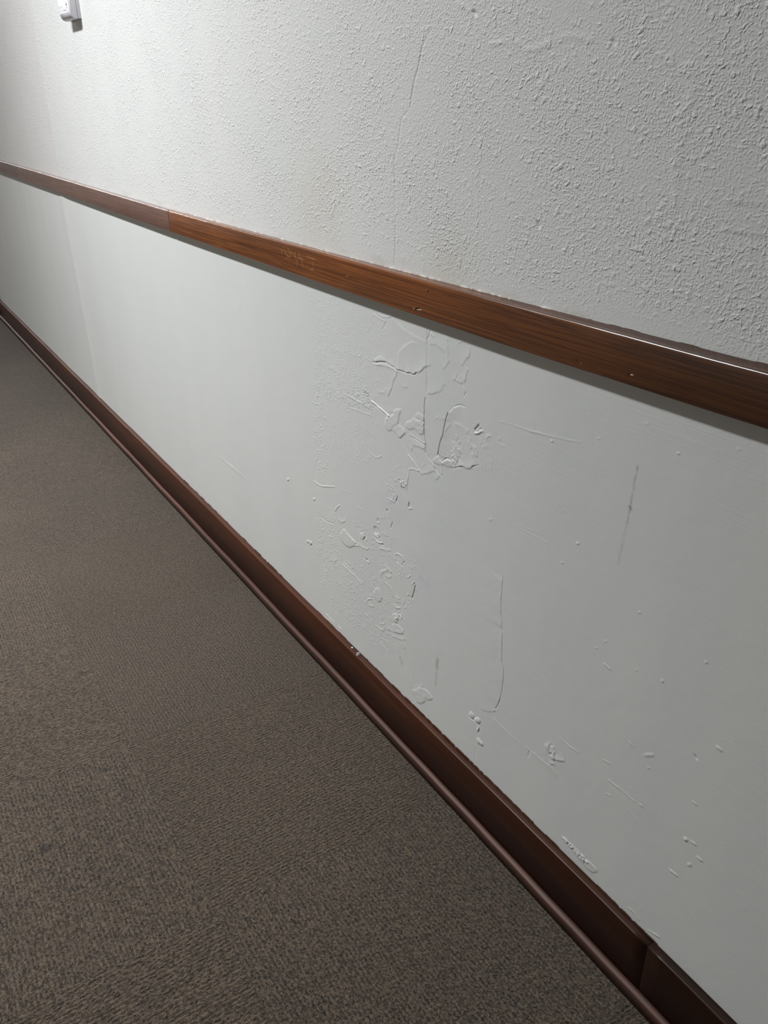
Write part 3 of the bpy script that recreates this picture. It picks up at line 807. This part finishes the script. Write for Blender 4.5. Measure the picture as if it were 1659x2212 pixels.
def caulk_mat():
    M = Mat('old_caulk', rough=0.7, spec=0.2)
    M.color(M.ramp(M.noise(M.pos, 60, 3), [(0.3, (0.34, 0.27, 0.19)), (0.62, (0.66, 0.64, 0.58))]))
    M.normal(M.bump(M.noise(M.pos, 400, 2), 0.001, 1.0))
    return M.m


M_CAULK = caulk_mat()
M_CRUST = Mat('dirty_broken_edge', (0.075, 0.048, 0.034), 0.85, 0.2).m

# ------------------------------------------------------------------ the corridor
X0, X1, YL, ZC = -16.0, 1.2, -2.75, 3.05

bm = bmesh.new()
bm.faces.new([bm.verts.new(p) for p in ((X0, YL, 0), (X1, YL, 0), (X1, 0.02, 0), (X0, 0.02, 0))])
floor = setp(from_bm('floor', bm, M_CARPET, smooth=False), kind='structure', label='brown ribbed carpet tiles covering the corridor floor')

for nm, pts in (('ceiling', ((X0, YL, ZC), (X0, 0, ZC), (X1, 0, ZC), (X1, YL, ZC))),
                ('wall_left', ((X0, YL, 0), (X0, YL, ZC), (X1, YL, ZC), (X1, YL, 0))),
                ('wall_back', ((X0, YL, 0), (X0, 0, 0), (X0, 0, ZC), (X0, YL, ZC))),
                ('wall_front', ((X1, YL, 0), (X1, YL, ZC), (X1, 0, ZC), (X1, 0, 0)))):
    bm = bmesh.new()
    bm.faces.new([bm.verts.new(p) for p in pts])
    setp(from_bm(nm, bm, M_CEIL if nm == 'ceiling' else M_END if nm == 'wall_front' else M_FAR, smooth=False), kind='structure')

# the wall below the rail: smooth paint, blistered and flaking
xs = axis((X0, -6.0, 1.0), (-6.0, -3.40, 0.06), (-3.40, -3.10, 0.010), (-3.10, -1.62, 0.06), (-1.62, -1.40, 0.0011), (-1.40, -0.72, 0.0008), (-0.72, -0.24, 0.0013), (-0.24, X1, 0.12))
zs = axis((0.0, 0.105, 0.035), (0.105, 0.89, 0.00088), (0.89, 0.925, 0.0175))
H, D = relief(xs, zs, LOW)
Xg, Zg = np.meshgrid(xs, zs)
H += 0.0022 * np.exp(-((Xg + 3.25) / 0.05) ** 2) * (Xg > -6)
H += 0.0010 * (value_noise(Xg + 40, Zg, 0.35, 3) - 0.5) * np.clip((-1.0 - Xg) / 0.5, 0, 1) * (Xg > -6)
setp(link('wall_right_lower', grid_mesh('wall_right_lower', xs, zs, H, {'dirt': D}), M_LOW),
     kind='structure', label='smooth off-white lower wall with cracked and peeling paint')

# the wall above the rail: sprayed texture, hairline crack, tape seams
xs = axis((X0, -6.0, 1.0), (-6.0, -3.30, 0.10), (-3.30, -3.16, 0.004), (-3.16, -1.20, 0.08), (-1.20, -0.50, 0.0013), (-0.50, X1, 0.12))
zs = axis((0.920, 1.36, 0.0016), (1.36, ZC, 0.06))
H, D = relief(xs, zs, UP)
Xg, Zg = np.meshgrid(xs, zs)
H += 0.0022 * (1 / (1 + np.exp(-np.clip((-3.235 - Xg) / 0.004, -40, 40)))) * -1.0
setp(link('wall_right_upper', grid_mesh('wall_right_upper', xs, zs, H), M_UP),
     kind='structure', label='off-white upper wall with sprayed plaster texture and a hairline crack')


# ------------------------------------------------------------------ timber
def bow(x):
    """the rail sags a little in the middle of its run"""
    return float(np.interp(x, (-16, -4.4, -3.5, -2.09, -1.2, -0.8, -0.47, -0.40, 0.0, 2.2),
                           (0.905, 0.8905, 0.8868, 0.8778, 0.8765, 0.8768, 0.8800, 0.8812, 0.884, 0.89)))


def extrude_profile(name, xs, profile, m, parent=None, wob=0.0):
    """profile(x) -> list of (y, z), swept along the wall; ends closed"""
    bm = bmesh.new()
    rows = []
    for x in xs:
        rows.append([bm.verts.new((x, y, z)) for y, z in profile(x)])
    n = len(rows[0])
    for a, b in zip(rows, rows[1:]):
        for i in range(n):
            j = (i + 1) % n
            bm.faces.new((a[i], b[i], b[j], a[j]))
    bm.faces.new(rows[0][::-1])
    bm.faces.new(rows[-1])
    o = from_bm(name, bm, m, parent)
    return o


def arc(cy, cz, r, a0, a1, n):
    return [(cy + r * math.cos(math.radians(a0 + (a1 - a0) * i / n)), cz + r * math.sin(math.radians(a0 + (a1 - a0) * i / n))) for i in range(n + 1)]


T_RAIL = 0.01318
XE = -5.485          # the timber stops against a door casing here


def rail_profile(gap=0.0012, end=None):
    """nearly flat top falling a little towards a rounded front edge, square underside"""
    def f(x):
        z = bow(x)
        wig = 0.0005 * math.sin(x * 23.0) + 0.0004 * math.sin(x * 61.0 + 1)
        back = z + float(np.interp(x, (-4.4, -2.1, -1.27, -0.8, -0.4), (0.0505, 0.0516, 0.0540, 0.0566, 0.0562)))
        front = z + float(np.interp(x, (-4.4, -2.1, -1.27, -0.8, -0.4), (0.0495, 0.0514, 0.0534, 0.0542, 0.0526)))
        t = T_RAIL
        if end is not None:
            t -= 0.0024 * max(0.0, 1 - abs(x - end) / 0.0035)
        r = 0.0046 + 0.5 * wig
        p = [(-gap, z), (-gap, back)]
        p += arc(-t + r, front - r, r, 72, 180, 9)
        p += arc(-t + 0.0016, z + 0.0016, 0.0016, 180, 270, 3)
        return p
    return f


JOINT = -2.070
xr = axis((JOINT + 0.0010, JOINT + 0.0046, 0.0006), (JOINT + 0.0046, X1, 0.02))
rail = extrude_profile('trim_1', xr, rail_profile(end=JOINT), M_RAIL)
setp(rail, kind='structure', label='orange-brown varnished chair rail board with scratched letters')
xl = axis((XE, JOINT - 0.0046, 0.03), (JOINT - 0.0046, JOINT - 0.0010, 0.0006))
rail2 = extrude_profile('trim_2', xl, rail_profile(end=JOINT), M_RAIL2)
setp(rail2, kind='structure', label='dull purplish-brown chair rail board beyond the butt joint')

bm = box_bm(JOINT - 0.0011, JOINT + 0.0011, -T_RAIL + 0.0012, 0.001, bow(JOINT) + 0.0006, bow(JOINT) + 0.0505)
from_bm('joint_gap', bm, M_HOLE, rail, smooth=False)['label'] = 'dark line of the butt joint'

H_BASE, T_BASE, T_SHOE = 0.1202, 0.0146, 0.0096


def base_profile(x, gap=0.0014):
    w = 0.0006 * math.sin(x * 9.0 + 0.5) + 0.0003 * math.sin(x * 31)
    r = 0.0022
    top = H_BASE + w
    p = [(-gap, 0.0), (-gap, top)]
    p += arc(-T_BASE + r, top - 0.0008 - r, r, 88, 180, 5)
    p += [(-T_BASE, 0.0)]
    return p


BJ = -0.421
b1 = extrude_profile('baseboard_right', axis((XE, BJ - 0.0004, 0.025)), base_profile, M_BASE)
setp(b1, kind='structure', label='dark reddish-brown wooden baseboard along the foot of the wall')
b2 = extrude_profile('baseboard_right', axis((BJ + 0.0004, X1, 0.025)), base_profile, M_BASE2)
setp(b2, kind='structure', label='near baseboard board right of the butt joint, at the bottom edge')


def shoe_profile(x):
    w = 0.0006 * math.sin(x * 13.0) + 0.0003 * math.sin(x * 47 + 2)
    y0, y1 = -T_BASE - 0.0002, -T_BASE - T_SHOE + 0.3 * w
    return [(y0, 0.0), (y0, 0.0238 + w), (y0 - 0.0040, 0.0230 + w), (y1 + 0.0016, 0.0212 + w), (y1 + 0.0004, 0.0203 + w), (y1, 0.0190 + w), (y1, 0.0)]


setp(extrude_profile('trim_3', axis((XE, X1, 0.02)), shoe_profile, M_SHOE),
     kind='structure', label='thin purplish-brown shoe moulding between baseboard and carpet')


# ragged caulk and broken paint where timber meets wall
def ragged_strip(name, x0, x1, zbase, y0, height, density, seed, parent, m):
    bm = bmesh.new()
    r = random.Random(seed)
    x = x0
    while x < x1:
        L = r.uniform(0.004, 0.03)
        if r.random() < density:
            n = max(2, int(L / 0.0018))
            bot, mid, top = [], [], []
            for i in range(n + 1):
                xx = x + L * i / n
                k = max(0.0, math.sin(math.pi * i / n)) ** 0.5
                h = height * r.uniform(0.35, 1.0) * k
                zb = zbase(xx)
                bot.append(bm.verts.new((xx, -y0 * r.uniform(0.8, 1.1), zb - 0.0012)))
                mid.append(bm.verts.new((xx, -y0 * r.uniform(0.55, 0.95) * max(k, .2), zb + h * 0.35)))
                top.append(bm.verts.new((xx, 0.0006, zb + h)))
            for i in range(n):
                bm.faces.new((bot[i], bot[i + 1], mid[i + 1], mid[i]))
                bm.faces.new((mid[i], mid[i + 1], top[i + 1], top[i]))
        x += L + r.uniform(0.0, 0.006)
    return from_bm(name, bm, m, parent)


rail_top = lambda x: rail_profile()(x)[1][1]
ragged_strip('caulk', -2.05, -1.10, rail_top, 0.0020, 0.0010, 0.4, 3, rail, M_CAULK)
ragged_strip('caulk', -1.10, -0.72, rail_top, 0.0022, 0.0026, 0.75, 4, rail, M_CAULK)
ragged_strip('caulk', -0.72, -0.25, rail_top, 0.0009, 0.0008, 0.6, 5, rail, M_CRUST)
base_top = lambda x: H_BASE - 0.0002
ragged_strip('caulk', -2.3, -1.05, base_top, 0.0022, 0.0012, 0.5, 6, b1, M_CRUST)
ragged_strip('caulk', -1.05, -0.43, base_top, 0.0018, 0.0017, 0.75, 8, b1, M_CRUST)


# scratches and gouges in the rail
def ribbon(bm, pts, w, y, z_thick=0.00016):
    P = [Vector((x, 0, z)) for x, z in pts]
    prev = None
    for i, p in enumerate(P):
        d = (P[min(i + 1, len(P) - 1)] - P[max(i - 1, 0)]).normalized()
        nrm = Vector((-d.z, 0, d.x)) * w * (0.5 if 0 < i < len(P) - 1 else 0.25)
        ring = [bm.verts.new((p + nrm).to_tuple()), bm.verts.new((p - nrm).to_tuple())]
        a, b = ring
        a.co.y = b.co.y = y + 0.00005
        c = bm.verts.new((p.x, y - z_thick, p.z))
        cur = (a, c, b)
        if prev:
            bm.faces.new((prev[0], cur[0], cur[1], prev[1]))
            bm.faces.new((prev[1], cur[1], cur[2], prev[2]))
        prev = cur


STROKES = [[(-1.4416, 0.9157), (-1.4383, 0.9128), (-1.4339, 0.9102)], [(-1.4265, 0.922), (-1.4258, 0.914), (-1.42, 0.9091), (-1.413, 0.906), (-1.4047, 0.9063)], [(-1.4047, 0.9063), (-1.4057, 0.9118), (-1.4077, 0.9171), (-1.4108, 0.9215), (-1.4156, 0.9201)], [(-1.3999, 0.9209), (-1.3999, 0.9141), (-1.4002, 0.9053)], [(-1.4005, 0.9164), (-1.3917, 0.9144), (-1.3851, 0.9097), (-1.3816, 0.909)], [(-1.3835, 0.9214), (-1.3818, 0.9141), (-1.381, 0.9071), (-1.3793, 0.8994), (-1.3776, 0.8917)], [(-1.3665, 0.9223), (-1.3696, 0.9118), (-1.3724, 0.9043), (-1.3763, 0.8951)], [(-1.3666, 0.9216), (-1.3602, 0.9099), (-1.3559, 0.9019), (-1.3526, 0.8929)], [(-1.3718, 0.9091), (-1.3603, 0.9091), (-1.3482, 0.908)], [(-1.3386, 0.9159), (-1.32, 0.9153), (-1.3017, 0.9151)], [(-1.3169, 0.913), (-1.3153, 0.9052), (-1.314, 0.8969)], [(-1.3256, 0.8956), (-1.3188, 0.8961), (-1.314, 0.8963)], [(-1.3004, 0.8989), (-1.3021, 0.8902), (-1.3045, 0.8806)]]
bm = bmesh.new()
for k, s in enumerate(STROKES):
    ribbon(bm, s, 0.0012 if k != 12 else 0.0007, -T_RAIL)
o = from_bm('scratched_lettering', bm, M_SCRATCH, rail, smooth=False)
o['label'] = 'letters scratched through the varnish'


def patch(name, pts, m, y, lift=0.0003):
    bm = bmesh.new()
    c = Vector((sum(p[0] for p in pts) / len(pts), y - lift, sum(p[1] for p in pts) / len(pts)))
    cv = bm.verts.new(c)
    vs = [bm.verts.new((x, y + 0.0001, z)) for x, z in pts]
    for i in range(len(vs)):
        bm.faces.new((cv, vs[i], vs[(i + 1) % len(vs)]))
    return from_bm(name, bm, m, rail, smooth=False)


g = patch('gouge', [(-0.9988, 0.8838), (-0.9944, 0.8889), (-0.9868, 0.8905), (-0.9793, 0.8898), (-0.9782, 0.887), (-0.99, 0.886)], M_HOLE, -T_RAIL)
g = patch('splinter', [(-0.9935, 0.8862), (-0.9860, 0.8879), (-0.9775, 0.8886), (-0.9790, 0.8862), (-0.9880, 0.8850)], M_BARE, -T_RAIL, 0.0009)
g['label'] = 'pale bare wood in the gouge'
patch('splinter', [(-1.0010, 0.8838), (-0.9985, 0.8868), (-0.9965, 0.8862), (-0.9985, 0.8835)], M_BARE, -T_RAIL, 0.0008)
patch('gouge', [(-0.9671, 0.9173), (-0.9629, 0.9192), (-0.9600, 0.9180), (-0.9619, 0.9150)], M_HOLE, -T_RAIL)
patch('splinter', [(-0.9690, 0.9188), (-0.9655, 0.9196), (-0.9650, 0.9184)], M_BARE, -T_RAIL)
patch('splinter', [(-0.5800, 0.8922), (-0.5748, 0.8927), (-0.5752, 0.8908), (-0.5800, 0.8902)], M_BARE, -T_RAIL, 0.0006)
patch('gouge', [(-0.5850, 0.892), (-0.5805, 0.8925), (-0.5800, 0.8903), (-0.5838, 0.8903)], M_HOLE, -T_RAIL)
patch('gouge', [(-0.6640, 0.8896), (-0.6580, 0.8880), (-0.6590, 0.8868), (-0.6650, 0.8882)], M_HOLE, -T_RAIL)
patch('splinter', [(-0.6560, 0.8868), (-0.6518, 0.8860), (-0.6535, 0.8854)], M_BARE, -T_RAIL)
patch('splinter', [(-1.2000, 0.9032), (-1.1954, 0.9042), (-1.1870, 0.9034), (-1.1955, 0.9028)], M_SCRATCH, -T_RAIL)


# loose crumbs of plaster on top of the baseboard
def crumb(name, x, y, z, r, seed, label):
    bm = bmesh.new()
    bmesh.ops.create_icosphere(bm, subdivisions=2, radius=r)
    q = random.Random(seed)
    ax = [q.uniform(0.7, 1.2) for _ in range(3)]
    for v in bm.verts:
        k = 1 + q.uniform(-0.22, 0.22)
        v.co = Vector((v.co.x * ax[0] * k, v.co.y * ax[1] * k, max(v.co.z * ax[2] * k, -0.55 * r)))
    o = from_bm(name, bm, M_CHIP, smooth=False)
    o.location = (x, y, z + 0.55 * r)
    setp(o, kind='thing', label=label, category='plaster crumb')
    return o


crumb('plaster_crumb', -1.205, -0.0085, 0.1200, 0.0040, 1, 'larger white plaster crumb lying on top of the baseboard')
crumb('plaster_crumb', -1.233, -0.0070, 0.1200, 0.0019, 2, 'tiny white plaster crumb on the baseboard left of the larger crumb')

# ------------------------------------------------------------------ white device on the upper wall
dev = bpy.data.objects.new('wall_device', None)
dev.empty_display_size = 0.05
dev.location = (-2.692, 0.0, 1.3745)
COL.objects.link(dev)
setp(dev, kind='thing', category='wall device',
     label='small white plastic wall device with rounded bottom, cut off by the top edge')
DW, DH = 0.108, 0.135


def dev_part(name, prof, x0, x1, m, bev=0.0, parent=dev):
    """side profile (y, z) swept across the device"""
    bm = bmesh.new()
    a = [bm.verts.new((x0, y, z)) for y, z in prof]
    b = [bm.verts.new((x1, y, z)) for y, z in prof]
    n = len(prof)
    for i in range(n):
        j = (i + 1) % n
        bm.faces.new((a[i], b[i], b[j], a[j]))
    e0, e1 = bm.faces.new(a[::-1]), bm.faces.new(b)
    if bev:
        bmesh.ops.bevel(bm, geom=list(set(list(e0.edges) + list(e1.edges))), offset=bev, segments=3, affect='EDGES', profile=0.5)
    o = from_bm(name, bm, m, parent)
    for p in o.data.polygons:
        p.use_smooth = True
    return o


hw = DW / 2
o = dev_part('back_plate', [(0.0005, 0.001), (-0.0085, 0.001), (-0.0085, DH), (0.0005, DH)], -hw, hw, M_PLASTIC2, 0.001)
prof = [(-0.0088, 0.0005), (-0.0150, 0.0000)] + [(-0.0150 - 0.0150 * math.sin(math.radians(a)), 0.020 - 0.020 * math.cos(math.radians(a))) for a in range(8, 91, 9)] + [(-0.0305, DH), (-0.0088, DH)]
cover = dev_part('cover', prof, -hw, hw, M_PLASTIC, 0.0022)
# flap line and its finger notch on the lower front
ft = lambda z: -0.0150 - 0.0150 * math.sin(math.acos(max(-1, min(1, (0.020 - z) / 0.020)))) if z < 0.02 else -0.0300 - 0.0005 * (z - 0.02) / (DH - 0.02)
flap = [(ft(z) - 0.0005, z) for z in (0.004, 0.007, 0.010, 0.013, 0.016, 0.019)]
flap = flap + [(y + 0.0012, z) for y, z in flap[::-1]]
dev_part('flap', flap, -hw + 0.004, hw - 0.012, M_PLASTIC2, 0, dev)


def dev_mark(name, x, z, w, h, m):
    y = ft(z)
    bm = box_bm(x - w / 2, x + w / 2, y - 0.0005, y + 0.0006, z - h / 2, z + h / 2, 0.0003, 1)
    return from_bm(name, bm, m, dev, smooth=False)


dev_mark('sensor_dot', 0.034, 0.0345, 0.0085, 0.0040, M_MARK)
dev_mark('indicator_mark', 0.034, 0.0400, 0.0080, 0.0012, M_GREY)
dev_mark('indicator_mark', 0.034, 0.0290, 0.0090, 0.0013, M_GREY)
dev_mark('indicator_mark', -0.020, 0.0335, 0.0090, 0.0014, M_GREY)
dev_mark('indicator_mark', -0.042, 0.0330, 0.0090, 0.0014, M_GREY)
dev_mark('indicator_mark', 0.010, 0.0225, 0.035, 0.0010, M_GREY)

# dark door casing where the far end of the run stops, and its door leaf
M_CASE = Mat('dark_casing', (0.05, 0.035, 0.026), 0.45, 0.4).m
bm = box_bm(-5.58, XE - 0.001, -0.026, -0.0005, 0.0, 2.10, 0.003)
setp(from_bm('trim_4', bm, M_CASE), kind='structure')
bm = box_bm(-6.50, -5.581, -0.012, -0.0005, 0.005, 2.05, 0.002)
setp(from_bm('door_1', bm, M_CASE), kind='structure')
bm = box_bm(-6.59, -6.501, -0.026, -0.0005, 0.0, 2.10, 0.003)
setp(from_bm('trim_5', bm, M_CASE), kind='structure')
